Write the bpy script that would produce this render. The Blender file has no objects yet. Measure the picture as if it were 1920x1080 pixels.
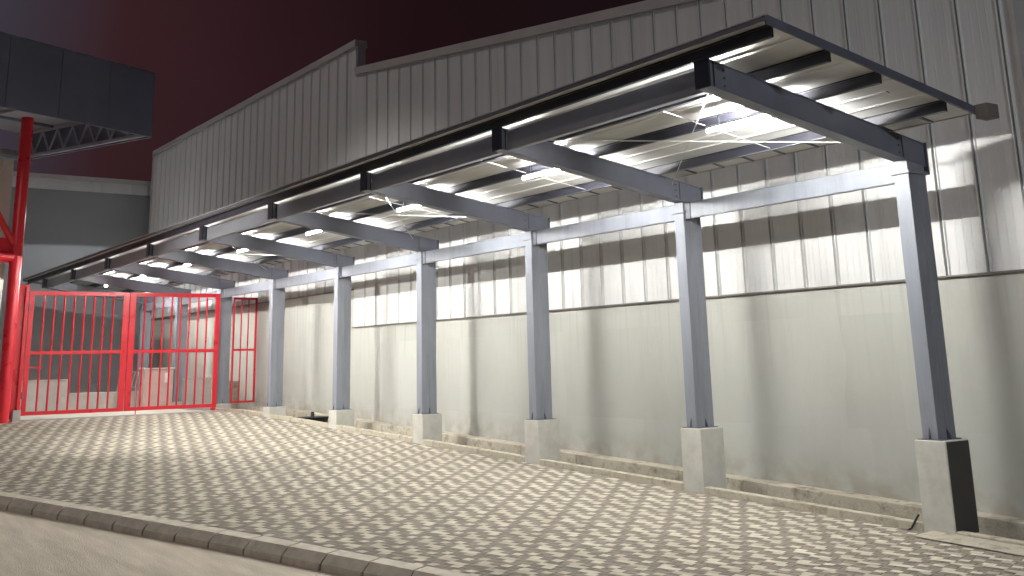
import bpy, bmesh, math, random
from mathutils import Vector, Matrix
random.seed(7)
SC = bpy.context.scene
COL = SC.collection

# ---------------------------------------------------------------- camera
def make_camera():
    cx, cy, cz = 7.770, -11.585, 1.031
    yaw, pitch, roll = CAM_ROT
    f = Vector((math.cos(pitch)*math.cos(yaw), math.cos(pitch)*math.sin(yaw), math.sin(pitch)))
    r0 = Vector((math.sin(yaw), -math.cos(yaw), 0.0))
    u0 = r0.cross(f)
    c, s = math.cos(roll), math.sin(roll)
    r = r0*c + u0*s
    u = u0*c - r0*s
    cam = bpy.data.cameras.new('camera')
    cam.sensor_width = 36.0
    cam.lens = 2000.0/1920.0*36.0
    cam.shift_y = -(540.0-189.1)/1920.0
    cam.clip_end = 2000
    o = bpy.data.objects.new('camera', cam)
    COL.objects.link(o)
    m = Matrix(((r.x, u.x, -f.x, cx), (r.y, u.y, -f.y, cy), (r.z, u.z, -f.z, cz), (0, 0, 0, 1)))
    o.matrix_world = m
    SC.camera = o
CAM_ROT = (2.5243, 0.2390, -0.0246)
make_camera()
SC.view_settings.view_transform = 'Standard'
SC.view_settings.look = 'None'
SC.view_settings.exposure = 0.0
SC.view_settings.gamma = 1.0

# ---------------------------------------------------------------- night sky
w = bpy.data.worlds.new('World'); SC.world = w; w.use_nodes = True
nt = w.node_tree; nt.nodes.clear()
out = nt.nodes.new('ShaderNodeOutputWorld'); bg = nt.nodes.new('ShaderNodeBackground')
tc = nt.nodes.new('ShaderNodeTexCoord'); sep = nt.nodes.new('ShaderNodeSeparateXYZ')
nt.links.new(tc.outputs['Generated'], sep.inputs[0])
rmp = nt.nodes.new('ShaderNodeValToRGB')
mp = nt.nodes.new('ShaderNodeMapRange')
mp.inputs[1].default_value = 1.0; mp.inputs[2].default_value = 0.0
nt.links.new(sep.outputs['Y'], mp.inputs[0])
cr = rmp.color_ramp
cr.elements[0].position = 0.0; cr.elements[0].color = (0.0045, 0.0040, 0.0065, 1)
cr.elements[1].position = 1.0; cr.elements[1].color = (0.034, 0.034, 0.050, 1)
for p_, c_ in ((.30, (0.0075, 0.0045, 0.0065)), (.52, (0.0125, 0.0048, 0.0058)), (.66, (0.021, 0.0078, 0.0105)), (.76, (0.027, 0.0105, 0.0125)), (.86, (0.031, 0.027, 0.038))):
    e = cr.elements.new(p_); e.color = (*c_, 1)
nt.links.new(mp.outputs[0], rmp.inputs[0])
cn = nt.nodes.new('ShaderNodeTexNoise'); cn.inputs['Scale'].default_value = 2.6; cn.inputs['Detail'].default_value = 5
nt.links.new(tc.outputs['Generated'], cn.inputs['Vector'])
cm = nt.nodes.new('ShaderNodeMapRange'); cm.inputs[1].default_value = .3; cm.inputs[2].default_value = .7; cm.inputs[3].default_value = .95; cm.inputs[4].default_value = 1.55
nt.links.new(cn.outputs['Fac'], cm.inputs[0]); nt.links.new(cm.outputs[0], bg.inputs[1])
nt.links.new(rmp.outputs[0], bg.inputs[0])
nt.links.new(bg.outputs[0], out.inputs[0])

# ---------------------------------------------------------------- yard lamps (poles and eaves outside the frame), plus added wash and fill spots
def spot(name, loc, target, energy, color, size, blend, radius):
    l = bpy.data.lights.new(name, 'SPOT'); l.energy = energy; l.color = color
    l.spot_size = math.radians(size); l.spot_blend = blend; l.shadow_soft_size = radius
    o = bpy.data.objects.new(name, l); COL.objects.link(o); o.location = loc
    d = Vector(target)-Vector(loc)
    o.rotation_euler = d.to_track_quat('-Z', 'Y').to_euler()
spot('yard_floodlight', (-14.0, -12.5, 4.9), (-15.5, -3.3, 2.0), 5600, (1.0, 0.97, 0.92), 58, 1.0, 0.12)
spot('wall_wash_light', (-21.0, -38.0, 60.0), (-10, -2, 2.0), 27000, (1.0, 0.89, 0.78), 70, 0.7, 0.4)  # added wash on the upper wall, stands in for sky and city glow
spot('gate_lamp_light', (-18.0, -9.5, 6.5), (-23.5, -4.5, 1.0), 150, (1.0, 0.93, 0.86), 80, 0.8, 0.15)
spot('right_fill_light', (17.0, -7.0, 6.5), (0, 0, 1.8), 3200, (0.92, 0.96, 1.0), 40, 0.8, 0.3)  # added fill from the right to lift the nearest column's side face
spot('court_lamp_light', (-31.5, -1.4, 6.35), (-31.5, -1.4, 0.0), 420, (0.95, 0.98, 1.0), 169, 0.03, 0.06)
TUBE_EMIT = 1150.0

# ---------------------------------------------------------------- material helpers
def mat(name, col, rough=0.6, metal=0.0, var=0.12, vscale=3.0, bump=0.0, bscale=60.0, stretch=(1, 1, 1), dirt=None, dirt_amt=0.0, dscale=1.2, spec=0.5, rvar=0.1):
    m = bpy.data.materials.new(name); m.use_nodes = True
    t = m.node_tree; b = t.nodes['Principled BSDF']
    b.inputs['Roughness'].default_value = rough; b.inputs['Metallic'].default_value = metal
    b.inputs['Specular IOR Level'].default_value = spec
    tcn = t.nodes.new('ShaderNodeNewGeometry')
    mpn = t.nodes.new('ShaderNodeMapping'); mpn.inputs['Scale'].default_value = stretch
    t.links.new(tcn.outputs['Position'], mpn.inputs[0])
    n = t.nodes.new('ShaderNodeTexNoise'); n.inputs['Scale'].default_value = vscale; n.inputs['Detail'].default_value = 6
    t.links.new(mpn.outputs[0], n.inputs['Vector'])
    r = t.nodes.new('ShaderNodeMapRange'); r.inputs[1].default_value = .25; r.inputs[2].default_value = .75
    r.inputs[3].default_value = 1-var; r.inputs[4].default_value = 1+var
    t.links.new(n.outputs['Fac'], r.inputs[0])
    mul = t.nodes.new('ShaderNodeVectorMath'); mul.operation = 'SCALE'
    mul.inputs[0].default_value = col[:3]; t.links.new(r.outputs[0], mul.inputs['Scale'])
    last = mul.outputs[0]
    if dirt:
        n2 = t.nodes.new('ShaderNodeTexNoise'); n2.inputs['Scale'].default_value = dscale; n2.inputs['Detail'].default_value = 8
        n2.inputs['Roughness'].default_value = .7
        t.links.new(mpn.outputs[0], n2.inputs['Vector'])
        r2 = t.nodes.new('ShaderNodeMapRange'); r2.inputs[1].default_value = .48; r2.inputs[2].default_value = .72
        r2.inputs[3].default_value = 0; r2.inputs[4].default_value = dirt_amt
        t.links.new(n2.outputs['Fac'], r2.inputs[0])
        mx = t.nodes.new('ShaderNodeMix'); mx.data_type = 'RGBA'
        t.links.new(r2.outputs[0], mx.inputs['Factor']); t.links.new(last, mx.inputs['A'])
        mx.inputs['B'].default_value = (*dirt[:3], 1); last = mx.outputs['Result']
    t.links.new(last, b.inputs['Base Color'])
    if rvar:
        r3 = t.nodes.new('ShaderNodeMapRange'); r3.inputs[1].default_value = .3; r3.inputs[2].default_value = .7
        r3.inputs[3].default_value = max(.05, rough-rvar); r3.inputs[4].default_value = min(1, rough+rvar)
        t.links.new(n.outputs['Fac'], r3.inputs[0]); t.links.new(r3.outputs[0], b.inputs['Roughness'])
    if bump:
        nb = t.nodes.new('ShaderNodeTexNoise'); nb.inputs['Scale'].default_value = bscale; nb.inputs['Detail'].default_value = 4
        t.links.new(mpn.outputs[0], nb.inputs['Vector'])
        bp = t.nodes.new('ShaderNodeBump'); bp.inputs['Strength'].default_value = bump; bp.inputs['Distance'].default_value = .02
        t.links.new(nb.outputs['Fac'], bp.inputs['Height']); t.links.new(bp.outputs[0], b.inputs['Normal'])
    return m

def emit(name, col, strength):
    m = bpy.data.materials.new(name); m.use_nodes = True
    b = m.node_tree.nodes['Principled BSDF']
    b.inputs['Base Color'].default_value = (.9, .9, .9, 1)
    b.inputs['Emission Color'].default_value = (*col, 1); b.inputs['Emission Strength'].default_value = strength
    return m

M = {}
M['steel'] = mat('grey_steel_paint', (.225, .24, .275), .40, 0, .12, 2.5, .06, 40, (2, 2, .25), (.13, .13, .145), .55, 2.2)
M['raft'] = mat('rafter_paint', (.15, .16, .20), .42, 0, .10, 2.5, .04, 40, (1, 1, .25), (.11, .11, .13), .35, 2.0)
M['tip'] = mat('dark_end_plate_paint', (.018, .018, .028), .4, 0, .1, 3)
M['steel_dark'] = mat('steel_edge_paint', (.10, .105, .13), .45, 0, .1, 3)
M['edge'] = mat('galvanised_beam', (.235, .245, .275), .42, .2, .1, 3, .05, 30, (.4, 2, 2), (.30, .30, .31), .4, 2.0)
M['purlin'] = mat('purlin_steel', (.034, .035, .048), .5, 0, .1, 3, .03, 40)
M['roof'] = mat('zinc_roof_sheet', (.68, .68, .665), .48, .28, .10, 1.6, .22, 2.6, (.22, 2.4, 1), (.45, .44, .42), .4, 1.0)
M['galv'] = mat('galvanised_rod', (.62, .62, .60), .4, .3, .05, 5)
M['clad'] = mat('wall_cladding_paint', (.595, .60, .59), .36, 0, .07, 1.4, .06, 5, (3.0, 3.0, .12), (.48, .46, .42), .12, 1.0)
M['flash'] = mat('flashing_metal', (.46, .44, .42), .4, .1, .08, 2)
M['zflash'] = mat('dark_drip_flashing', (.16, .14, .13), .5, 0, .1, 3)
M['plinth'] = mat('plinth_concrete', (.52, .51, .46), .85, 0, .09, 5, .2, 70, (1, 1, 1), (.36, .34, .29), .5, 3.0, .25)
M['drain'] = mat('drain_concrete', (.50, .455, .365), .9, 0, .16, 4, .4, 50, (1, 1, 1), (.10, .08, .055), .9, 4.0, .2)
M['drainfloor'] = mat('drain_floor', (.06, .05, .04), .9, 0, .3, 4, .4, 30)
M['kerb'] = mat('kerb_concrete', (.66, .60, .50), .85, 0, .14, 6, .35, 90, (1, 1, 1), (.34, .31, .26), .5, 5.0, .25)
M['red'] = mat('red_gloss_paint', (.66, .022, .035), .34, 0, .08, 3, .03, 30)
M['darkfascia'] = mat('fascia_panel', (.17, .19, .26), .5, .1, .12, 1.0)
M['soffit'] = mat('soffit_sheet', (.40, .42, .48), .5, .1, .15, .8)
M['annex'] = mat('annex_plaster', (.26, .27, .28), .85, 0, .08, .8, .1, 30)
M['cream'] = mat('cream_cladding', (.62, .52, .46), .5, 0, .06, 1, .05, 5, (3, 3, .1))
M['tubebody'] = mat('white_batten', (.75, .75, .73), .5)
M['tube'] = emit('lit_tube', (1.0, .985, .945), TUBE_EMIT)
M['bolt'] = mat('bolt_zinc', (.7, .7, .68), .3, .5, .05, 5)
M['darkside'] = mat('plinth_side_darkened', (.065, .063, .055), .8, 0, .15, 4)  # shade tone for the right side of the nearest plinth
M['black'] = mat('black_rubber', (.015, .014, .016), .6)
M['block'] = mat('white_block_wall', (.50, .49, .46), .85, 0, .1, 3, .2, 40, (1, 1, 1), (.3, .28, .25), .4, 2)
M['cab'] = mat('cabinet_paint', (.55, .40, .36), .5, 0, .1, 3)
M['ply'] = mat('pale_rack_steel', (.45, .44, .42), .5, .1)

# wall plaster with damp marks; faint patches mostly paint shadow bands into the colour
def wall_mat():
    m = mat('wall_plaster', (.415, .42, .385), .75, 0, .06, .7, .08, 25, (1, 1, .5), (.345, .335, .305), .5, .55, .3)
    t = m.node_tree; b = t.nodes['Principled BSDF']
    geo = [n for n in t.nodes if n.type == 'NEW_GEOMETRY'][0]
    src = b.inputs['Base Color'].links[0].from_socket
    br = t.nodes.new('ShaderNodeTexBrick'); br.offset = .37; br.squash = 1
    br.inputs['Scale'].default_value = 1; br.inputs['Brick Width'].default_value = .93; br.inputs['Row Height'].default_value = 1.55
    br.inputs['Mortar Size'].default_value = 0; br.inputs['Color1'].default_value = (.955, .95, .94, 1); br.inputs['Color2'].default_value = (1.03, 1.03, 1.03, 1)
    sp = t.nodes.new('ShaderNodeSeparateXYZ'); cb = t.nodes.new('ShaderNodeCombineXYZ')
    nz = t.nodes.new('ShaderNodeTexNoise'); nz.inputs['Scale'].default_value = .9
    t.links.new(geo.outputs['Position'], nz.inputs['Vector'])
    ad = t.nodes.new('ShaderNodeMath'); ad.operation = 'MULTIPLY_ADD'; ad.inputs[1].default_value = .35
    t.links.new(geo.outputs['Position'], sp.inputs[0])
    t.links.new(nz.outputs['Fac'], ad.inputs[0]); t.links.new(sp.outputs['X'], ad.inputs[2])
    t.links.new(ad.outputs[0], cb.inputs[0]); t.links.new(sp.outputs['Z'], cb.inputs[1])
    t.links.new(cb.outputs[0], br.inputs['Vector'])
    mx = t.nodes.new('ShaderNodeMix'); mx.data_type = 'RGBA'; mx.blend_type = 'MULTIPLY'; mx.inputs['Factor'].default_value = 1
    t.links.new(src, mx.inputs['A']); t.links.new(br.outputs['Color'], mx.inputs['B'])
    last = mx.outputs['Result']
    def layer(last, scale, stretch, lo, hi, z0, z1, col, amt, slope):
        mp_ = t.nodes.new('ShaderNodeMapping'); mp_.inputs['Scale'].default_value = stretch
        t.links.new(geo.outputs['Position'], mp_.inputs[0])
        n_ = t.nodes.new('ShaderNodeTexNoise'); n_.inputs['Scale'].default_value = scale; n_.inputs['Detail'].default_value = 7
        t.links.new(mp_.outputs[0], n_.inputs['Vector'])
        a = t.nodes.new('ShaderNodeMapRange'); a.inputs[1].default_value = lo; a.inputs[2].default_value = hi; t.links.new(n_.outputs['Fac'], a.inputs[0])
        h = t.nodes.new('ShaderNodeMath'); h.operation = 'MULTIPLY_ADD'; h.inputs[1].default_value = slope
        t.links.new(sp.outputs['X'], h.inputs[0]); t.links.new(sp.outputs['Z'], h.inputs[2])
        g_ = t.nodes.new('ShaderNodeMapRange'); g_.inputs[1].default_value = z0; g_.inputs[2].default_value = z1; t.links.new(h.outputs[0], g_.inputs[0])
        k = t.nodes.new('ShaderNodeMath'); k.operation = 'MULTIPLY'; t.links.new(a.outputs[0], k.inputs[0]); t.links.new(g_.outputs[0], k.inputs[1])
        k2 = t.nodes.new('ShaderNodeMath'); k2.operation = 'MULTIPLY'; k2.inputs[1].default_value = amt; t.links.new(k.outputs[0], k2.inputs[0])
        m_ = t.nodes.new('ShaderNodeMix'); m_.data_type = 'RGBA'; t.links.new(k2.outputs[0], m_.inputs['Factor'])
        t.links.new(last, m_.inputs['A']); m_.inputs['B'].default_value = (*col, 1)
        return m_.outputs['Result']
    # mud splashes rising from the drain kerb, and drip streaks under the flashing
    last = layer(last, 3.5, (1, 1, 1), .38, .62, -.45, -.98, (.27, .235, .18), .65, .039)
    last = layer(last, 2.2, (4.5, 1, .22), .52, .66, .4, 2.0, (.31, .30, .275), .45, 0)
    t.links.new(last, b.inputs['Base Color'])
    return m
M['wall'] = wall_mat()

def paver_mats():
    def base(name, col, amt):
        m = mat(name, col, .88, 0, .16, 14, .45, 120, (1, 1, 1), (col[0]*.55, col[1]*.53, col[2]*.5), amt, 1.1, .15, .05)
        return m
    light = base('paver_cream', (.66, .605, .50), .30)
    dark = base('paver_brown_grey', (.30, .268, .225), .35)
    joint = base('paver_joint', (.10, .09, .078), .3)
    # joint lines between the dark blocks
    t = dark.node_tree; bs = t.nodes['Principled BSDF']; src = bs.inputs['Base Color'].links[0].from_socket
    geo = [n for n in t.nodes if n.type == 'NEW_GEOMETRY'][0]
    mpn = t.nodes.new('ShaderNodeMapping'); mpn.inputs['Rotation'].default_value = (0, 0, -math.radians(17)); mpn.inputs['Location'].default_value = (.05, .02, 0)
    t.links.new(geo.outputs['Position'], mpn.inputs[0])
    br = t.nodes.new('ShaderNodeTexBrick'); br.offset = .5; br.inputs['Scale'].default_value = 1
    br.inputs['Brick Width'].default_value = .204; br.inputs['Row Height'].default_value = .102; br.inputs['Mortar Size'].default_value = .005
    br.inputs['Color1'].default_value = (.85, .85, .86, 1); br.inputs['Color2'].default_value = (1.12, 1.1, 1.07, 1); br.inputs['Mortar'].default_value = (.35, .34, .32, 1)
    t.links.new(mpn.outputs[0], br.inputs['Vector'])
    mx = t.nodes.new('ShaderNodeMix'); mx.data_type = 'RGBA'; mx.blend_type = 'MULTIPLY'; mx.inputs['Factor'].default_value = 1
    t.links.new(src, mx.inputs['A']); t.links.new(br.outputs['Color'], mx.inputs['B']); t.links.new(mx.outputs['Result'], bs.inputs['Base Color'])
    M['pl2'] = base('paver_sand', (.59, .535, .43), .35); M['pl3'] = base('paver_weathered', (.52, .475, .395), .4)
    return light, dark, joint
M['pl'], M['pd'], M['pj'] = paver_mats()
M['road'] = mat('pale_concrete_road', (.60, .535, .435), .85, 0, .16, 5, .5, 70, (.22, 1.3, 1), (.40, .375, .29), .8, 1.6, .25)
M['apron'] = mat('apron_concrete', (.46, .43, .37), .85, 0, .12, 1.5, .2, 40)
M['earth'] = mat('ground_surface', (.12, .11, .10), .95, 0, .2, .5)

# ---------------------------------------------------------------- mesh helpers
class MB:
    def __init__(s): s.v = []; s.f = []; s.mi = []; s.pc = []
    def poly(s, pts, faces, mi=0):
        k = len(s.v); s.v += [tuple(p) for p in pts]
        f0 = len(s.f)
        for f in faces: s.f.append([k+i for i in f]); s.mi.append(mi)
        s.pc.append((k, len(s.v), f0, len(s.f)))
    def hexa(s, p, mi=0):  # p: 4 bottom ccw, 4 top ccw
        s.poly(p, [(3, 2, 1, 0), (4, 5, 6, 7), (0, 1, 5, 4), (1, 2, 6, 5), (2, 3, 7, 6), (3, 0, 4, 7)], mi)
    def box(s, x0, x1, y0, y1, z0, z1, mi=0):
        if x0 > x1: x0, x1 = x1, x0
        if y0 > y1: y0, y1 = y1, y0
        if z0 > z1: z0, z1 = z1, z0
        s.hexa([(x0, y0, z0), (x1, y0, z0), (x1, y1, z0), (x0, y1, z0), (x0, y0, z1), (x1, y0, z1), (x1, y1, z1), (x0, y1, z1)], mi)
    def beam(s, a, b, wd, h, up=(0, 0, 1), mi=0):  # box bar along a-b, width wd, depth h, centred
        a = Vector(a); b = Vector(b); d = (b-a).normalized(); up = Vector(up)
        sd = d.cross(up).normalized(); u = sd.cross(d).normalized()
        p = []
        for q in (-h/2, h/2):
            for c, e in ((a, -1), (a, 1), (b, 1), (b, -1)):
                p.append(c+sd*(wd/2*e)+u*q)
        s.hexa(p, mi)
    def tube(s, a, b, r, n=12, mi=0, r2=None):
        a = Vector(a); b = Vector(b); d = (b-a).normalized()
        t = Vector((0, 0, 1)) if abs(d.z) < .9 else Vector((1, 0, 0))
        u = d.cross(t).normalized(); v = d.cross(u)
        r2 = r if r2 is None else r2
        p = [a+(u*math.cos(2*math.pi*i/n)+v*math.sin(2*math.pi*i/n))*r for i in range(n)]
        p += [b+(u*math.cos(2*math.pi*i/n)+v*math.sin(2*math.pi*i/n))*r2 for i in range(n)]
        s.poly(p, [(i, (i+1) % n, n+(i+1) % n, n+i) for i in range(n)]+[tuple(range(n-1, -1, -1)), tuple(range(n, 2*n))], mi)
    def prism(s, prof, x0, x1, mi=0):  # closed profile in (y,z) swept along x
        n = len(prof)
        p = [(x0, y, z) for y, z in prof]+[(x1, y, z) for y, z in prof]
        s.poly(p, [(i, (i+1) % n, n+(i+1) % n, n+i) for i in range(n)]+[tuple(range(n-1, -1, -1)), tuple(range(n, 2*n))], mi)
    def build_each(s, name, m, parent=None, bevel=0):
        for (v0, v1, f0, f1) in s.pc:
            q = MB(); q.v = s.v[v0:v1]; q.f = [[k-v0 for k in f] for f in s.f[f0:f1]]; q.mi = [0]*(f1-f0)
            q.build(name, m, parent, bevel)
    def build(s, name, mats, parent=None, bevel=0, smooth=False):
        me = bpy.data.meshes.new(name)
        off = Vector(parent_world(parent)) if parent else Vector((0, 0, 0))
        me.from_pydata([tuple(Vector(v)-off) for v in s.v], [], s.f); me.update()
        if not isinstance(mats, (list, tuple)): mats = [mats]
        for m in mats: me.materials.append(m)
        if len(mats) > 1: me.polygons.foreach_set('material_index', s.mi)
        bm = bmesh.new(); bm.from_mesh(me); bmesh.ops.recalc_face_normals(bm, faces=bm.faces); bm.to_mesh(me); bm.free()
        if smooth: me.polygons.foreach_set('use_smooth', [True]*len(me.polygons))
        o = bpy.data.objects.new(name, me); COL.objects.link(o)
        if parent: o.parent = parent
        if bevel:
            b = o.modifiers.new('bevel', 'BEVEL'); b.width = bevel; b.segments = 2; b.limit_method = 'ANGLE'; b.angle_limit = math.radians(40)
        return o
def parent_world(p):
    l = Vector((0, 0, 0))
    while p is not None:
        l = l+Vector(p.location); p = p.parent
    return l
def thing(name, label, cat, loc, group=None):
    o = bpy.data.objects.new(name, None); COL.objects.link(o); o.location = loc; o.empty_display_size = .2
    o['label'] = label; o['category'] = cat
    if group: o['group'] = group
    return o
def tag(o, label, cat, group=None):
    o['label'] = label; o['category'] = cat
    if group: o['group'] = group
    return o
def kind(o, k='structure'):
    o['kind'] = k; return o
def copy_tree(o, parent=None):
    c = o.copy(); COL.objects.link(c); c.parent = parent
    for ch in list(o.children): copy_tree(ch, c)
    return c

# ---------------------------------------------------------------- ground levels
def gz(x):
    z = -1.045-.039*x
    if x < -20:
        t = min(1, (-20-x)/3.0)
        z = (-.265) + .065*math.sin(t*math.pi/2)
    return z
KB = [(-30, -15.3), (-24, -13.1), (-16, -10.35), (-12, -8.98), (-9.7, -8.19), (-7.6, -7.47), (-5.46, -6.76), (-4.2, -6.36), (-2.9, -5.97), (-1.64, -5.61), (0.0, -5.17), (1.6, -4.82), (4.0, -4.4), (8.0, -4.0), (14, -3.8)]
def ky(x):
    for (a, b), (c, d) in zip(KB, KB[1:]):
        if a <= x <= c: return b+(d-b)*(x-a)/(c-a)
    return KB[0][1] if x < KB[0][0] else KB[-1][1]

# ground sheet reaching the horizon
g = MB(); g.poly([(-600, -600, -2.2), (600, -600, -2.2), (600, 600, -2.2), (-600, 600, -2.2)], [(0, 1, 2, 3)])
kind(g.build('ground', M['earth']))

# paved yard: one mesh of blocks following the slope
def paving():
    b = MB()
    xs = [x*.5 for x in range(-48, 25)]
    YB = 0.0
    for x0, x1 in zip(xs, xs[1:]):   # bedding (joint colour)
        b.poly([(x0, ky(x0)+.02, gz(x0)-.006), (x1, ky(x1)+.02, gz(x1)-.006), (x1, YB, gz(x1)-.006), (x0, YB, gz(x0)-.006)], [(0, 1, 2, 3)], 1)
    rnd = random.Random(3)
    th = math.radians(17.0); ct, st = math.cos(th), math.sin(th)
    ox, oy = .768, -1.056
    def block(a0, a1, b0, b1, mi, h):
        cs = []
        for a, b2 in ((a0, b0), (a1, b0), (a1, b1), (a0, b1)):
            x = ox+ct*a-st*b2; y = oy+st*a+ct*b2
            if y > -.012 or x < -23.68 or x > 12 or (x > -.30 and y > -.40+.03*math.sin(x*5)): return
            if y < ky(x)+.012: return
            cs.append((x, y, gz(x)+h))
        b.poly(cs, [(0, 1, 2, 3)], mi)
    U = .1
    motif = [(-.52, .52, -.50, .50), (.74, 1.82, .50, 1.52),
             (-3.32, -1.08, 2.36, 3.34), (-1.95, -.72, 1.38, 2.37),
             (-3.25, -1.98, -.70, .38), (-2.95, -.58, -1.70, -.69)]
    A_, B_ = 5.1*U, 5.1*U
    for j in range(-42, 30):
        for i in range(-64, 30):
            ca = i*A_+(j % 2)*A_/2; cb = j*B_
            x = ox+ct*ca-st*cb; y = oy+st*ca+ct*cb
            if y > .6 or y < ky(x)-.6 or x < -24.3 or x > 12: continue
            for (a0, a1, b0, b1) in motif:
                jx = rnd.uniform(-.05, .05); jy = rnd.uniform(-.05, .05)
                block(ca+(a0+jx)*U, ca+(a1+jx)*U, cb+(b0+jy)*U, cb+(b1+jy)*U, rnd.choice((0, 0, 3, 3, 4)), rnd.uniform(.0, .003))
    o = b.build('paving', [M['pl'], M['pd'], M['pj'], M['pl2'], M['pl3']])
    kind(o)
paving()

r = MB()
for i in range(20):
    x0 = -.30+i*.5; x1 = x0+.5
    r.poly([(x0, -.38, gz(x0)+.008), (x1, -.38, gz(x1)+.008), (x1, -.002, gz(x1)+.03), (x0, -.002, gz(x0)+.03)], [(0, 1, 2, 3)])
kind(r.build('pavement', M['drain']))
# road below the kerb
r = MB()
xs = [-60, -40, -30, -24, -16, -12, -8, -4, 0, 4, 8, 14, 30]
for x0, x1 in zip(xs, xs[1:]):
    y0, y1 = ky(x0)-.22, ky(x1)-.22
    r.poly([(x0, -60, gz(x0)-.145), (x1, -60, gz(x1)-.145), (x1, y1, gz(x1)-.145), (x0, y0, gz(x0)-.145)], [(0, 1, 2, 3)])
kind(r.build('road', M['road']))
# concrete ground beyond the gate
r = MB()
r.box(-60, -24.12, -13, .0, -1, -.205)
kind(r.build('pavement', M['apron']))
r = MB(); r.box(-24.12, -23.70, -12.9, -.02, -1, -.172)
kind(r.build('path', M['block'], bevel=.01))
r = MB()
for x0, x1 in zip([.8, 2, 4, 8, 14], [2, 4, 8, 14, 30]):
    r.poly([(x0, 1.0, gz(x0)-.03), (x1, 1.0, gz(x1)-.03), (x1, 40, gz(x1)-.03), (x0, 40, gz(x0)-.03)], [(0, 1, 2, 3)])
kind(r.build('terrain', M['apron']))

# kerb stones
KX = [-9.91, -9.32, -8.73, -8.14, -7.56, -6.97, -6.37, -5.77, -5.16, -4.56, -3.95, -3.35, -2.74, -2.13, -1.53, -.93]
ORD = ['first', 'second', 'third', 'fourth', 'fifth', 'sixth', 'seventh', 'eighth', 'ninth', 'tenth', 'eleventh', 'twelfth', 'thirteenth', 'fourteenth', 'fifteenth']
kp = [(x, ky(x)) for x in KX]
n = 0
stones = []
for (x0, y0), (x1, y1) in zip(kp, kp[1:]):
    d = Vector((x1-x0, y1-y0, 0)).normalized(); nrm = Vector((d.y, -d.x, 0))  # toward the road
    if nrm.y > 0: nrm = -nrm
    a = Vector((x0, y0, 0))+d*.015; b_ = Vector((x1, y1, 0))-d*.015
    m = MB()
    prof = [(0, -.3), (0, .018), (.012, .026), (.180, .012), (.272, -.075), (.282, -.150), (.282, -.35)]
    pr = []
    for P in (a, b_):
        for (o_, z) in prof:
            q = P+nrm*o_; pr.append((q.x, q.y, gz(P.x)+z))
    k = len(prof)
    m.poly(pr, [(i, (i+1) % k, k+(i+1) % k, k+i) for i in range(k)]+[tuple(range(k-1, -1, -1)), tuple(range(k, 2*k))])
    root = None
    o = m.build('kerb_stone', M['kerb'], bevel=.008)
    stones.append(o)
    o['category'] = 'kerb stone'; o['group'] = 'kerb stones along the paved yard edge'
    o['label'] = 'grey concrete kerb stone %s in the row from the left edge of the photo' % ORD[n]; n += 1

# dark mortar between the stones
m = MB(); pr = []; k = 5; F = []
for i, x in enumerate(KX):
    for o_, z in ((0.006, -.3), (0.006, .012), (.175, -.002), (.262, -.085), (.270, -.35)): pr.append((x, ky(x)-o_, gz(x)+z))
for i in range(len(KX)-1):
    for q in range(k): F.append((k*i+q, k*i+(q+1) % k, k*i+k+(q+1) % k, k*i+k+q))
F += [tuple(range(k)), tuple(range(k*len(KX)-1, k*len(KX)-k-1, -1))]
m.poly(pr, F); kind(m.build('kerb_bedding', M['drainfloor']))
# the kerb continues outside the frame
for xa_, xb_ in ((-26, -9.925), (-.915, 12)):
    m = MB(); n_ = 12; pr = []; k = 4
    for i in range(n_+1):
        x = xa_+(xb_-xa_)*i/n_; y = ky(x)
        for o_, z in ((0, -.3), (0, .02), (-.18, .0), (-.215, -.3)): pr.append((x, y+o_, gz(x)+z))
    F = [(0, 1, 2, 3), (4*n_+3, 4*n_+2, 4*n_+1, 4*n_)]
    for i in range(n_):
        for q in range(4): F.append((4*i+q, 4*i+(q+1) % 4, 4*i+4+(q+1) % 4, 4*i+4+q))
    m.poly(pr, F); kind(m.build('kerb', M['kerb']))

# ---------------------------------------------------------------- warehouse
WY = 1.30
def top_r(x): return 8.93-.132*(x+17.69)
wh = thing('warehouse', 'long warehouse with ribbed metal cladding above pale plaster wall, sloping parapet', 'building', (-17.5, WY, -.4))
m = MB(); m.box(-17.70, .80, WY, WY+.30, -1.6, 1.955); m.box(-35.8, -17.70, WY, WY+.30, -1.6, 2.93)
m.build('wall', M['wall'], wh)
def clad(x0, x1, zb, zt, name, parent, y=WY, phase=.05, pitch=.59):
    b = MB(); prof = []
    # profile along x : (x, depth outwards)
    k = int((x0-phase)/pitch)-1; pts = [(x0, 0)]
    while True:
        c = phase+k*pitch; k += 1
        if c-.05 <= x0+.01: continue
        if c+.05 >= x1-.01: break
        pts += [(c-.046, 0), (c-.036, .024), (c-.020, .024), (c-.015, -.045), (c+.015, -.045), (c+.020, .024), (c+.036, .024), (c+.046, 0)]
        for q in (.18, .295, .41):
            if c+q+.02 < x1: pts += [(c+q-.012, 0), (c+q, .004), (c+q+.012, 0)]
    pts.append((x1, 0))
    pts.sort()
    off = .012
    V = []
    for (x, d) in pts: V.append((x, y-off-d, zb))
    for (x, d) in pts: V.append((x, y-off-d, zt(x)))
    for (x, d) in pts: V.append((x, y+.06, zb))
    for (x, d) in pts: V.append((x, y+.06, zt(x)))
    n = len(pts)
    F = []
    for i in range(n-1):
        F += [(i, i+1, n+i+1, n+i), (2*n+i+1, 2*n+i, 3*n+i, 3*n+i+1), (i+1, i, 2*n+i, 2*n+i+1), (n+i, n+i+1, 3*n+i+1, 3*n+i)]
    F += [(0, n, 3*n, 2*n), (n-1, 3*n-1, 4*n-1, 2*n-1)]
    b.poly(V, F)
    return b.build(name, M['clad'], parent)
clad(-17.70, .80, 1.985, lambda x: top_r(x), 'wall_cladding', wh)
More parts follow.
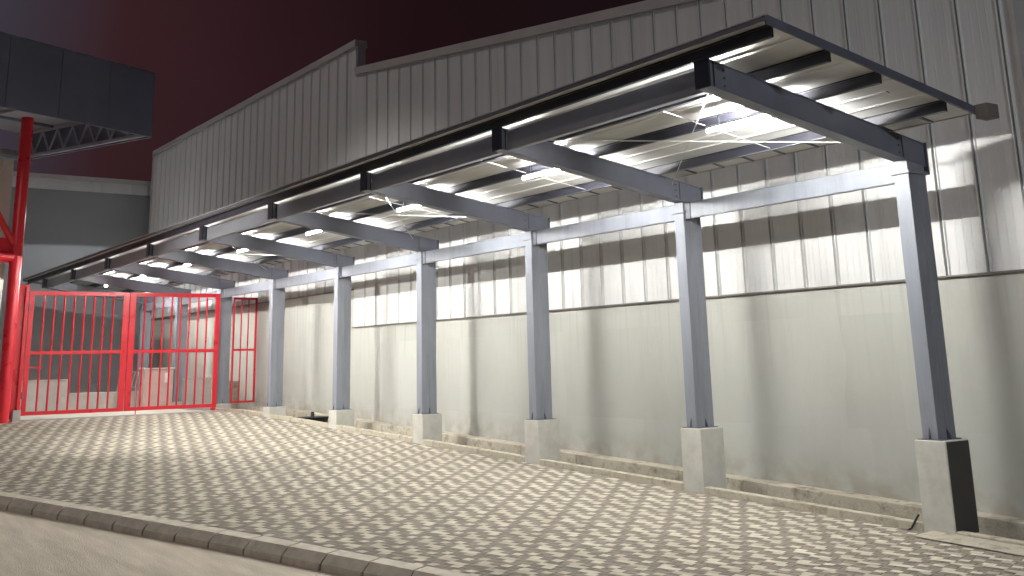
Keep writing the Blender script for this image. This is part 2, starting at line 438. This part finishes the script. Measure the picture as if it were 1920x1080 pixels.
clad(-35.8, -17.702, 2.96, lambda x: 9.72, 'wall_cladding', wh)
# coping flashings
m = MB()
a = (-17.70, WY+.05, top_r(-17.70)+.02); b_ = (.86, WY+.05, top_r(.86)+.02)
for s0, s1 in ((a, b_),):
    m.hexa([(s0[0], WY-.08, s0[2]-.20), (s1[0], WY-.08, s1[2]-.20), (s1[0], WY+.30, s1[2]-.20), (s0[0], WY+.30, s0[2]-.20),
            (s0[0], WY-.08, s0[2]), (s1[0], WY-.08, s1[2]), (s1[0], WY+.30, s1[2]), (s0[0], WY+.30, s0[2])])
m.build('coping', M['flash'], wh, bevel=.006)
m = MB(); m.box(-35.86, -17.68, WY-.08, WY+.30, 9.56, 9.75)
m.build('coping', M['flash'], wh, bevel=.006)
m = MB(); m.box(-17.74, -17.66, WY-.012, WY+.24, 8.9, 9.56); m.build('parapet_return', M['flash'], wh)
m = MB(); m.box(-17.72, .82, WY-.05, WY-.002, 1.957, 1.983); m.build('drip_flashing', M['zflash'], wh)
m = MB(); m.box(-35.8, -17.72, WY-.05, WY-.002, 2.932, 2.958); m.build('drip_flashing', M['zflash'], wh)
m = MB(); m.box(-35.88, -35.80, WY-.06, WY+.3, 2.9, 9.55); m.build('corner_flashing', M['flash'], wh)
m = MB(); m.box(.80, .86, WY-.06, WY+.3, 1.95, 6.2); m.build('corner_flashing', M['flash'], wh)
m = MB(); m.box(.50, .80, WY+.302, 22, -1.6, 6.1); m.build('end_wall', M['clad'], wh)
m = MB()
m.hexa([(-35.8, WY+.302, 5.9), (.49, WY+.302, 5.9), (.49, 22, 5.9), (-35.8, 22, 5.9), (-35.8, WY+.302, 6.05), (.49, WY+.302, 6.05), (.49, 22, 6.05), (-35.8, 22, 6.05)])
m.build('roof', M['flash'], wh)

# annex closing the far end
ax = thing('annex_building', 'dark plain annex wall with pale cladding band on top at the far end', 'building', (-36.2, -2.5, -.2))
m = MB(); m.box(-36.6, -36.3, -12, WY+.2, -.3, 7.97); m.build('wall', M['annex'], ax)
m = MB()
y = WY+.2; n_ = 0
m.box(-36.55, -36.28, -12, WY+.2, 7.972, 8.38)
yy = WY-.1
while yy > -8:
    m.box(-36.279, -36.235, yy-.03, yy+.03, 7.972, 8.38); yy -= .59
m.build('wall_cladding', M['clad'], ax)
m = MB(); m.box(-36.62, -36.22, -12, WY+.2, 8.382, 8.56); m.build('coping', M['flash'], ax, bevel=.006)

# ---------------------------------------------------------------- drain along the wall
def sloped(x0, x1, y0, y1, dz0, dz1, step=1.0):
    b = MB(); n = max(1, int(round((x1-x0)/step)))
    X = [x0+(x1-x0)*i/n for i in range(n+1)]
    P = []
    for x in X:
        z = gz(x); P += [(x, y0, z+dz0), (x, y1, z+dz0), (x, y1, z+dz1), (x, y0, z+dz1)]
    F = []
    for i in range(n):
        a = 4*i; c = 4*(i+1)
        F += [(a, c, c+1, a+1), (a+1, c+1, c+2, a+2), (a+2, c+2, c+3, a+3), (a+3, c+3, c, a)]
    F += [(0, 1, 2, 3), (4*n+3, 4*n+2, 4*n+1, 4*n)]
    b.poly(P, F); return b
kind(sloped(-23.7, 8, .13, .98, -.40, -.24).build('drain_bed', M['drainfloor']))
bay_word = ['nearest', 'second nearest', 'third nearest', 'fourth nearest', 'fifth nearest', 'sixth nearest', 'seventh nearest', 'eighth nearest', 'farthest']
# inner drain kerb, long precast units along the wall foot
DK = [(3.5, .55, 'right of the dark sided plinth'), (-.2, -4.2, 'seen between the nearest and second plinths'), (-4.2, -8.2, 'seen between the second and third plinths'), (-8.2, -12.2, 'seen between the third and fourth plinths'),
      (-12.2, -16.2, 'seen between the fourth and fifth plinths'), (-16.2, -20.2, 'behind the small black basin'), (-20.2, -23.7, 'beside the narrow red side panel')]
for xa_, xb_, wh_ in DK:
    o = sloped(xb_+.006, xa_-.006 if xa_ > 0 or xa_ < -.3 else .54, .985, WY-.005, -.45, .085, .6).build('drain_kerb', M['drain'], bevel=.012)
    tag(o, 'stained concrete drain kerb along the wall foot, '+wh_, 'drain kerb', 'drain kerbs along the wall foot')
PW = .42
for k in range(0, 6):
    x1 = -4*k-PW-.004; x0 = -4*(k+1)+.004
    o = sloped(x0, x1, .0, .125, -.42, .088).build('drain_edge', M['drain'], bevel=.012)
    tag(o, ['pale concrete drain edge between the nearest plinth and the second plinth', 'pale concrete drain edge between the second and third plinths from the right',
            'pale concrete drain edge between the third and fourth plinths from the right', 'pale concrete drain edge between the fourth and fifth plinths, behind it bare wall',
            'pale concrete drain edge beside the black basin, left of the fifth plinth', 'pale concrete drain edge between the last plinth and the gate column'][k], 'drain edge', 'drain edges between the plinths')
o = sloped(.004, 8, .0, .125, -.42, .06).build('drain_edge', M['drain'], bevel=.012)
tag(o, 'concrete drain edge running off to the right of the dark sided plinth', 'drain edge', 'drain edges between the plinths')

# ---------------------------------------------------------------- carport
SL = .152
def zb(y): return 3.375-SL*y          # rafter underside
RH = .305
NC = 9
cp = thing('carport', 'long lean-to steel carport on grey columns with zinc roof beside the warehouse', 'carport', (-16, 0, -.4))
XC = -.245   # column centre offset from the k-th origin

def add_column(k):
    ox = -4.0*k
    z0 = gz(ox-.2)
    m = MB(); m.box(ox-PW, ox, 0, .47, z0-.45, 0)
    if k == 0:
        pl = m.build('plinth', M['plinth'], cp, bevel=.012); pl['label'] = 'tall concrete plinth with its right side darkened to near black'
        q = MB(); q.box(ox+.0005, ox+.004, .014, .456, z0+.0, -.014); q.build('darkened_side', M['darkside'], pl)  # shade put into the colour, keeps this side dark under the added fill
    else:
        pl = m.build('plinth', M['plinth'], cp, bevel=.012)
    x0, x1 = ox-.335, ox-.125
    b = MB()
    # box column of two channels with a seam
    b.box(x0, x1, .055, .232, .012, 3.19); b.box(x0, x1, .238, .415, .012, 3.19)
    b.box(x0+.004, x1-.004, .231, .239, .012, 3.18)
    b.box(x0-.03, x1+.03, .03, .44, 3.191, 3.209); 
    c = b.build('column', M['steel'], cp, bevel=.006)
    p = MB(); p.box(x0-.05, x1+.05, .02, .45, .002, .011); p.build('base_plate', M['steel_dark'], c)
    q = MB()
    xm = (x0+x1)/2
    def gus(pts, t, ax_):
        if ax_ == 'x': q.poly([(xm-t, y, z) for y, z in pts]+[(xm+t, y, z) for y, z in pts], [(3, 2, 1, 0), (4, 5, 6, 7), (0, 1, 5, 4), (1, 2, 6, 5), (2, 3, 7, 6), (3, 0, 4, 7)])
        else: q.poly([(x, .235-t, z) for x, z in pts]+[(x, .235+t, z) for x, z in pts], [(3, 2, 1, 0), (4, 5, 6, 7), (0, 1, 5, 4), (1, 2, 6, 5), (2, 3, 7, 6), (3, 0, 4, 7)])
    gus([(.054, .012), (.025, .012), (.030, .07), (.054, .14)], .006, 'x')
    gus([(x0-.001, .012), (x0-.048, .012), (x0-.048, .05), (x0-.001, .13)], .006, 'y')
    gus([(x1+.001, .012), (x1+.048, .012), (x1+.048, .05), (x1+.001, .13)], .006, 'y')
    q.build_each('gusset', M['steel_dark'], c)
    # head bracket
    h = MB()
    h.box(x0-.02, x1+.02, .04, .43, 3.209, 3.232)
    h.hexa([(x0+.01, .06, 3.232), (x1-.01, .06, 3.232), (x1-.01, .41, 3.232), (x0+.01, .41, 3.232),
            (x0+.01, .06, zb(.06)-.002), (x1-.01, .06, zb(.06)-.002), (x1-.01, .41, zb(.41)-.002), (x0+.01, .41, zb(.41)-.002)])
    h.build('column_cap', M['steel'], c)

def add_rafter(k):
    ox = -4.0*k-.23
    hw = .10
    def sec(b, y0, y1, za, zc, x0, x1):   # za,zc offsets above rafter underside
        b.hexa([(x0, y0, zb(y0)+za), (x1, y0, zb(y0)+za), (x1, y1, zb(y1)+za), (x0, y1, zb(y1)+za),
                (x0, y0, zb(y0)+zc), (x1, y0, zb(y0)+zc), (x1, y1, zb(y1)+zc), (x0, y1, zb(y1)+zc)])
    b = MB()
    sec(b, -3.33, .47, .0, .012, ox-hw, ox+hw)
    sec(b, -3.33, .47, RH-.012, RH, ox-hw, ox+hw)
    sec(b, -3.33, .47, .012, RH-.012, ox-hw+.012, ox+hw-.012)
    rf = b.build('rafter', M['raft'], cp, bevel=.003)
    e = MB()
    sec(e, -3.352, -3.332, -.012, RH+.006, ox-hw-.012, ox+hw+.012)
    sec(e, -3.27, -3.255, .0125, RH-.0125, ox-hw-.002, ox+hw+.002)
    e.build_each('end_plate', M['tip'], rf, bevel=.002)
    e = MB()
    sec(e, .472, .492, -.10, RH+.01, ox-hw-.02, ox+hw+.02)
    sec(e, .005, .020, .0125, RH-.0125, ox-hw-.004, ox+hw+.004)
    e.build_each('end_plate', M['steel_dark'], rf, bevel=.002)
    bl = MB()
    for y in (-3.10, -.06):
        for z in (.06, .15, .24):
            bl.tube((ox+hw-.012, y, zb(y)+z), (ox+hw+.004, y, zb(y)+z), .013, 6)
    bl.build_each('bolt', M['steel_dark'], rf)
for k in range(NC):
    add_column(k); add_rafter(k)

for k in range(NC-1):
    xa, xb = -4.0*k-.23-.102, -4.0*(k+1)-.23+.102
    # front edge beam between rafter tips
    b = MB()
    y0 = -3.24
    for (ya, yb_, za, zc) in ((y0, y0+.012, .012, .262), (y0, y0+.09, 0, .011), (y0, y0+.09, .263, .274)):
        b.box(xb, xa, ya, yb_, zb(y0)-.005+za, zb(y0)-.005+zc)
    b.build('edge_beam', M['edge'], cp, bevel=.002)
    # tie beam between columns
    xa2, xb2 = -4.0*k-.337, -4.0*(k+1)-.123
    b = MB()
    b.box(xb2, xa2, .10, .112, 3.112, 3.338); b.box(xb2, xa2, .10, .19, 3.10, 3.111); b.box(xb2, xa2, .10, .19, 3.339, 3.35)
    tb = b.build('tie_beam', M['steel'], cp, bevel=.002)
    e = MB(); e.box(xb2-.0, xb2+.012, .075, .0995, 3.06, 3.36); e.box(xb2+.012, xb2+.11, .085, .0995, 3.09, 3.35); e.build('end_plate', M['steel_dark'], tb)
    # sag rods at mid bay
    xm = (xa+xb)/2+.35
    b = MB()
    for ya, yb_ in ((-3.15, -2.50), (-2.42, -1.66), (-1.58, -.44)):
        b.tube((xm, ya, zb(ya)+RH+.02), (xm, yb_, zb(yb_)+RH+.02), .007, 6)
    b.build_each('sag_rod', M['galv'], cp)
    if k % 2 == 0:
        b = MB()
        za = lambda y: zb(y)+RH-.09
        b.tube((xa, -3.05, za(-3.05)), (xb, -.15, za(-.15)), .007, 6); b.tube((xa, -.15, za(-.15)-.02), (xb, -3.05, za(-3.05)-.02), .007, 6)
        b.build_each('brace_rod', M['galv'], cp)
# purlins (lipped channels) along the whole roof
XR0, XR1 = -35.0, .80
for y in (-3.36, -2.47, -1.62, -.42):
    b = MB(); z = zb(y)+RH+.002
    x1 = XR1-.03
    b.box(XR0, x1, y+.056, y+.060, z+.005, z+.135)
    b.box(XR0, x1, y, y+.060, z+.136, z+.140)
    b.box(XR0, x1, y, y+.004, z+.005, z+.022)
    if y < -1: b.box(XR0, x1, y, y+.060, z, z+.004)
    p = b.build('purlin', M['purlin'], cp)
    if y > -1:
        f = MB(); f.box(XR0, x1, y-.01, y+.060, z-.001, z+.004); f.build('flange', M['edge'], p)  # lit underside put into the colour: flange paler than the channel
# roof sheet ribbed across the slope
def roof():
    b = MB(); pitch = .25; pts = [(XR0, 0)]
    c = XR0+.12
    while c < XR1-.06:
        pts += [(c-.032, 0), (c-.016, .026), (c+.016, .026), (c+.032, 0)]; c += pitch
    pts.append((XR1, 0))
    ys = [-3.46, .20]
    def zt(y): return zb(y)+RH+.146
    n = len(pts); V = []
    for t in (0, .012):
        for y in ys:
            for x, d in pts: V.append((x, y, zt(y)+(d+t if t else .0)))
    F = []
    for i in range(n-1):
        F += [(i, i+1, n+i+1, n+i), (2*n+i, 3*n+i, 3*n+i+1, 2*n+i+1), (i, 2*n+i, 2*n+i+1, i+1), (n+i, n+i+1, 3*n+i+1, 3*n+i)]
    F += [(0, n, 3*n, 2*n), (n-1, 3*n-1, 4*n-1, 2*n-1)]
    b.poly(V, F); b.build('roof_sheet', M['roof'], cp)
    sm = MB(); x = XR1-.60
    while x > XR0+.3:
        sm.hexa([(x-.018, -.35, zt(-.35)-.0165), (x+.018, -.35, zt(-.35)-.0165), (x+.018, .19, zt(.19)-.0165), (x-.018, .19, zt(.19)-.0165),
                 (x-.018, -.35, zt(-.35)-.0015), (x+.018, -.35, zt(-.35)-.0015), (x+.018, .19, zt(.19)-.0015), (x-.018, .19, zt(.19)-.0015)]); x -= .59
    sm.build_each('roof_seam', M['steel_dark'], cp)
    # verge and eave trims
    for nm, (x0, x1) in (('verge_trim', (XR1+.002, XR1+.03)), ('verge_trim', (XR0-.03, XR0-.002))):
        v = MB()
        v.hexa([(x0, ys[0], zt(ys[0])-.05), (x1, ys[0], zt(ys[0])-.05), (x1, ys[1], zt(ys[1])-.05), (x0, ys[1], zt(ys[1])-.05),
                (x0, ys[0], zt(ys[0])+.05), (x1, ys[0], zt(ys[0])+.05), (x1, ys[1], zt(ys[1])+.05), (x0, ys[1], zt(ys[1])+.05)])
        v.build(nm, M['steel_dark'], cp, bevel=.002)
    v = MB(); v.box(XR0-.03, XR1+.03, ys[0]-.012, ys[0]-.002, zt(ys[0])-.02, zt(ys[0])+.035)
    v.build('eave_trim', M['steel_dark'], cp, bevel=.003)
    v = MB(); v.box(XR0-.03, XR1+.03, ys[0]-.022, ys[0]+.02, zt(ys[0])+.0355, zt(ys[0])+.050)
    v.build('eave_lip', M['flash'], cp, bevel=.003)
roof()
# eave closure on the wall side
def zr(y): return zb(y)+RH+.146
gx0, gx1 = XR0, .80
zg = zr(.20)
b = MB(); b.box(gx0, gx1, .204, .212, zg-.012, zg+.04)
b.build('eave_lip', M['flash'], cp)
b = MB(); b.box(.835, 1.00, .10, .112, zg-.10, zg+.07); b.box(.835, 1.00, .113, .33, zg-.10, zg-.092); b.box(.992, 1.00, .113, .33, zg-.0915, zg+.07)
b.build('gutter_outlet', M['zflash'], cp, bevel=.002)
# sheet lap ribs running along the roof
for y, wd in ((-2.93, .03), (-2.06, .03), (-1.34, .025), (-1.05, .05), (-.72, .025)):
    b = MB(); b.prism([(y, zr(y)-.002), (y+.012, zr(y+.012)-.016), (y+.012+wd, zr(y+.012+wd)-.016), (y+.024+wd, zr(y+.024+wd)-.002)], XR0+.1, .45 if wd == .05 else XR1-.02)
    b.build('lap_strip', M['roof'], cp)
# ---------------------------------------------------------------- tube lights
tl_label = ['lit white tube light in the nearest bay, longest of the row', 'lit tube light behind the second rafter from the right', 'lit tube light behind the third rafter beside crossed rods',
            'small glowing tube light behind the fourth rafter', 'small glowing tube light behind the fifth rafter from the right', 'small glowing tube light behind the sixth rafter from the right',
            'tiny glowing tube light behind the seventh rafter', 'tube light in the last bay above the red gate']
def tube_light():
    t = thing('tube_light', tl_label[0], 'tube light', (-.93, -1.94, 3.79), 'tube lights under the carport roof')
    x0, x1 = -1.56, -.345; y = -1.94; z = 3.79
    b = MB(); b.box(x0-.02, x1+.02, y-.022, y+.022, z+.022, z+.055); h = b.build('housing', M['tubebody'], t, bevel=.004)
    b = MB()
    for xx in (x0+.2, x1-.2): b.tube((xx, y, z+.0555), (xx, y, zb(-1.94)+RH+.14), .005, 6)
    b.build('hanger', M['galv'], t)
    b = MB(); b.box(x0-.02, x0-.001, y-.02, y+.02, z-.022, z+.021); b.box(x1+.001, x1+.02, y-.02, y+.02, z-.022, z+.021); b.build('end_cap', M['tubebody'], t)
    b = MB(); b.tube((x0, y, z), (x1, y, z), .019, 12); b.build('tube', M['tube'], t, smooth=False)
    return t
t0 = tube_light()
for k in range(1, 8):
    c = copy_tree(t0); c.location.x -= 4.0*k; c['label'] = tl_label[k]

# ---------------------------------------------------------------- red gate
GX = -23.95
def gate_leaf(ya, yb_, label, hand):
    t = thing('gate_leaf', label, 'gate leaf', (GX, ya if hand == 'l' else yb_, -.2), 'leaves of the red double gate')
    z0, z1 = -.08, 3.20; s = .055
    f = MB()
    wl, wr = (.12, .17) if hand == 'l' else (.17, .13)
    f.box(GX-s/2, GX+s/2, ya, ya+wl, z0, z1); f.box(GX-s/2, GX+s/2, yb_-wr, yb_, z0, z1)
    f.box(GX-s/2+.002, GX+s/2-.002, ya+wl+.001, yb_-wr-.001, z1-.11, z1-.002); f.box(GX-s/2+.002, GX+s/2-.002, ya+wl+.001, yb_-wr-.001, z0+.002, z0+.10)
    f.build('frame', M['red'], t, bevel=.004)
    f = MB(); f.box(GX-s/2+.003, GX+s/2+.008, ya+wl+.001, yb_-wr-.001, 1.50, 1.59); f.build('middle_rail', M['red'], t, bevel=.004)
    n = 8
    for i in range(n):
        y = ya+wl+(yb_-ya-wl-wr)*(i+1)/(n+1)
        b = MB(); b.tube((GX, y, z0+.102), (GX, y, 1.498), .026, 12); b.tube((GX, y, 1.592), (GX, y, z1-.112), .026, 12); b.build('bar', M['red'], t, smooth=False)
    return t, z0
t, z0 = gate_leaf(-5.36, -2.69, 'left leaf of the red barred gate, hinged on the wide red post', 'l')
b = MB(); b.box(GX+.03, GX+.055, -5.26, -4.98, 1.14, 1.18); b.tube((GX+.05, -4.97, 1.16), (GX+.09, -4.97, 1.16), .045, 10); b.build('latch', M['red'], t)
for zz in (.35, 2.7):
    b = MB(); b.tube((GX+.06, -5.375, zz), (GX+.06, -5.375, zz+.18), .03, 10); b.build('hinge', M['steel_dark'], t)
t, z0 = gate_leaf(-2.67, -.02, 'right leaf of the red barred gate, closing against the grey column', 'r')
b = MB(); b.tube((GX+.05, -2.36, -.19), (GX+.05, -2.36, 1.5), .014, 8); b.build('drop_bolt', M['red'], t)
b = MB(); b.box(GX-.05, GX+.05, -.16, -.04, -.17, -.082); b.build('wheel_box', M['red'], t, bevel=.01)
t = thing('gate_post', 'wide red square gate post on a white concrete foot', 'gate post', (GX, -5.5, -.2))
b = MB(); b.box(GX-.14, GX+.10, -5.78, -5.40, -.16, 3.36); b.build('post', M['red'], t, bevel=.01)
b = MB(); b.box(GX+.10, GX+.16, -5.50, -5.44, -.16, 3.3); b.build('stile', M['red'], t, bevel=.006)
b = MB(); b.box(GX+.17, GX+.36, -5.62, -5.42, -.3, .08); b.build('foot', M['block'], t, bevel=.01)
t = thing('pipe_column', 'tall round red pipe column with a diagonal brace carrying the dark canopy', 'column', (-22.9, -5.98, -.2))
cx_, cy_ = -22.95, -5.98
b = MB(); b.tube((cx_, cy_, -.22), (cx_, cy_, 7.78), .155, 24); o = b.build('pipe', M['red'], t, smooth=False)
b = MB(); b.tube((cx_+.05, cy_-.12, 4.02), (cx_+1.9, cy_-4.4, 4.02), .13, 16); b.build('beam', M['red'], t)
b = MB(); b.tube((cx_+.03, cy_-.1, 4.35), (cx_+.9, cy_-2.2, 7.6), .09, 16); b.build('brace', M['red'], t)
b = MB(); b.box(cx_-.02, cx_+.02, cy_-.5, cy_-.15, 3.85, 4.5); b.build('gusset', M['red'], t)
b = MB(); b.tube((cx_, cy_, -.24), (cx_, cy_, -.20), .3, 20); b.build('base_plate', M['red'], t)
# fixed barred panel between the gate column and the wall
t = thing('fence_panel', 'narrow fixed red barred panel between the grey column and the wall', 'fence panel', (-24.2, .9, -.1))
ya, yb_ = .50, 1.26; X = -24.2
b = MB()
for y0, y1, za, zc in ((ya, ya+.05, .0, 3.12), (yb_-.06, yb_, .0, 3.12), (ya+.051, yb_-.061, 3.05, 3.118), (ya+.051, yb_-.061, .002, .06), (ya+.051, yb_-.061, 1.52, 1.58)):
    b.box(X-.025, X+.025, y0, y1, za, zc)
b.build('frame', M['red'], t, bevel=.003)
for y in (ya+.05+.215, ya+.05+.435):
    b = MB(); b.tube((X, y, .062), (X, y, 1.518), .02, 8); b.tube((X, y, 1.582), (X, y, 3.048), .02, 8); b.build('bar', M['red'], t)

# ---------------------------------------------------------------- things beyond the gate
def low(name, label, cat, x0, x1, y0, y1, zt, m_, cap=True):
    t = thing(name, label, cat, ((x0+x1)/2, (y0+y1)/2, -.205))
    b = MB(); b.box(x0, x1, y0, y1, -.3, zt-.04); b.build('wall', m_, t, bevel=.008)
    b = MB(); b.box(x0-.01, x1+.02, y0-.01, y1+.01, zt-.039, zt); b.build('cap', M['block'], t, bevel=.006)
low('low_wall', 'pale block wall with a light cap behind the left gate leaf', 'wall', -28.6, -28.0, -6.5, -3.22, .80, M['block'])
low('low_wall', 'knee high concrete wall behind the middle of the gate', 'wall', -29.3, -28.9, -3.2, .28, .36, M['block'])
low('low_wall', 'grey concrete block standing behind the narrow red side panel', 'wall', -26.2, -25.6, .62, 1.28, .62, M['drain'])
low('low_wall', 'waist high pale wall behind the right end of the gate', 'wall', -28.4, -27.8, .33, 1.28, .74, M['block'])
t = thing('metal_cabinet', 'pinkish metal cabinet with pale lid standing behind the right gate leaf', 'cabinet', (-28.2, -.47, -.205))
b = MB(); b.box(-28.5, -28.0, -.94, 0.0, -.2, 1.03); b.build('body', M['cab'], t, bevel=.01)
b = MB(); b.box(-28.53, -27.96, -.97, .03, 1.032, 1.09); b.build('lid', M['block'], t, bevel=.008)
b = MB(); b.box(-27.998, -27.98, -.90, -.50, -.1, .98); b.build('door', M['cab'], t, bevel=.004)
b = MB(); b.box(-27.998, -27.98, -.46, -.05, -.1, .98); d = b.build('door', M['cab'], t, bevel=.004)
b = MB(); b.box(-27.979, -27.96, -.30, -.14, .62, .92); b.build('bright_patch', M['tubebody'], d)  # bright patch on the door put in as a white plate
t = thing('barred_rack', 'low rack of slanted pale bars beside the pinkish cabinet', 'rack', (-28.6, -1.2, -.2))
b = MB()
for zz in (.50, .98): b.beam((-28.6, -1.62, zz), (-28.6, -1.0, zz), .03, .03)
for i in range(6): b.beam((-28.6, -1.60+i*.11, .516), (-28.6, -1.50+i*.11, .964), .03, .02, up=(1, 0, 0))
b.build('bars', M['ply'], t)
b = MB()
for yy in (-1.6, -1.02): b.box(-28.62, -28.58, yy-.015, yy+.015, -.2, .484)
b.build_each('leg', M['ply'], t)

# ---------------------------------------------------------------- tall canopy at upper left
A = Vector((-24.03, -2.35, 0)); u = Vector((.402, -.916, 0)); v = Vector((-.916, -.402, 0))
L1, L2 = 13.0, 6.3
def rp(a, b_, z): q = A+u*a+v*b_; return (q.x, q.y, z)
def rbox(m, a0, a1, b0, b1, z0, z1, mi=0):
    m.hexa([rp(a0, b0, z0), rp(a0, b1, z0), rp(a1, b1, z0), rp(a1, b0, z0), rp(a0, b0, z1), rp(a0, b1, z1), rp(a1, b1, z1), rp(a1, b0, z1)], mi)
tc_ = thing('tall_canopy', 'tall dark flat canopy with panelled fascia and trusses at upper left', 'canopy', rp(4, 3, -.2))
b = MB()
a = 0.0
while a < L1: rbox(b, a+.006, a+1.594, -.06, 0, 7.80, 9.75); a += 1.6
b.build('fascia', M['darkfascia'], tc_, bevel=.004)
b = MB()
a = .0
while a < L2: rbox(b, -.06, -.001, a+.006, min(a+1.594, L2), 7.80, 9.75); a += 1.6
b.build('fascia', M['darkfascia'], tc_, bevel=.004)
b = MB(); rbox(b, 0.001, L1, .002, L2, 8.75, 8.80); b.build('soffit', M['soffit'], tc_)
b = MB(); rbox(b, -.06, L1, -.06, L2, 9.752, 9.80); b.build('roof', M['darkfascia'], tc_)
def truss(a, nm='truss'):
    b = MB(); z0, z1 = 7.88, 8.66
    b.beam(rp(a, .05, z0), rp(a, L2, z0), .10, .10); b.beam(rp(a, .05, z1), rp(a, L2, z1), .09, .09)
    n = 8
    for i in range(n):
        s0 = .15+(L2-.3)*i/n; s1 = .15+(L2-.3)*(i+.5)/n; s2 = .15+(L2-.3)*(i+1)/n
        b.beam(rp(a, s0, z0+.05), rp(a, s1, z1-.05), .05, .05); b.beam(rp(a, s1, z1-.05), rp(a, s2, z0+.05), .05, .05)
    b.build(nm, M['soffit'], tc_)
for a in (.10, 4.3, 8.5): truss(a)
for s in (1.3, 2.9, 4.5):
    b = MB(); b.beam(rp(.1, s, 8.70), rp(L1, s, 8.70), .1, .08); b.build('purlin', M['darkfascia'], tc_)
b = MB(); b.beam(rp(.0, L2-.06, 7.9), rp(L1, L2-.06, 7.9), .1, .16); b.build('edge_beam', M['soffit'], tc_)

# cream building behind the pipe column
cb_ = thing('cream_building', 'cream clad building behind the tall red pipe column at left edge', 'building', rp(5, 6.8, -.2))
b = MB(); rbox(b, .1, 12, 6.45, 9.5, -.4, 3.62); b.build('wall', M['block'], cb_)
b = MB(); rbox(b, .1, 12, 6.42, 9.5, 3.622, 8.0)
a = .5
while a < 12: rbox(b, a-.03, a+.03, 6.385, 6.4195, 3.622, 8.0); a += .6
b.build('wall_cladding', M['cream'], cb_)
b = MB(); rbox(b, .05, 12.05, 6.36, 9.55, 8.002, 8.16); b.build('coping', M['flash'], cb_, bevel=.005)

# ---------------------------------------------------------------- small things
b = MB()
P0 = [Vector((-.50, .05, gz(0)+.19)), Vector((-.52, -.005, gz(0)+.12)), Vector((-.56, -.03, gz(0)+.04)), Vector((-.60, -.06, gz(0)+.012)), Vector((-.68, -.05, gz(0)+.012))]
for p, q in zip(P0, P0[1:]): b.tube(p, q, .013, 8)
tag(b.build('cable', M['black'], smooth=False), 'short black cable coming out of the drain beside the nearest plinth', 'cable')
t = thing('basin', 'small black basin with an upright knob sitting in the drain by the wall', 'basin', (-18.5, .55, -.35))
zz = gz(-18.5)+.02
b = MB(); b.tube((-18.5, .55, zz-.14), (-18.5, .55, zz+.06), .30, 24, r2=.42); b.build('pan', M['black'], t)
b = MB(); b.tube((-18.5, .55, zz+.0605), (-18.5, .55, zz+.19), .05, 12, r2=.04); b.build('knob', M['black'], t)
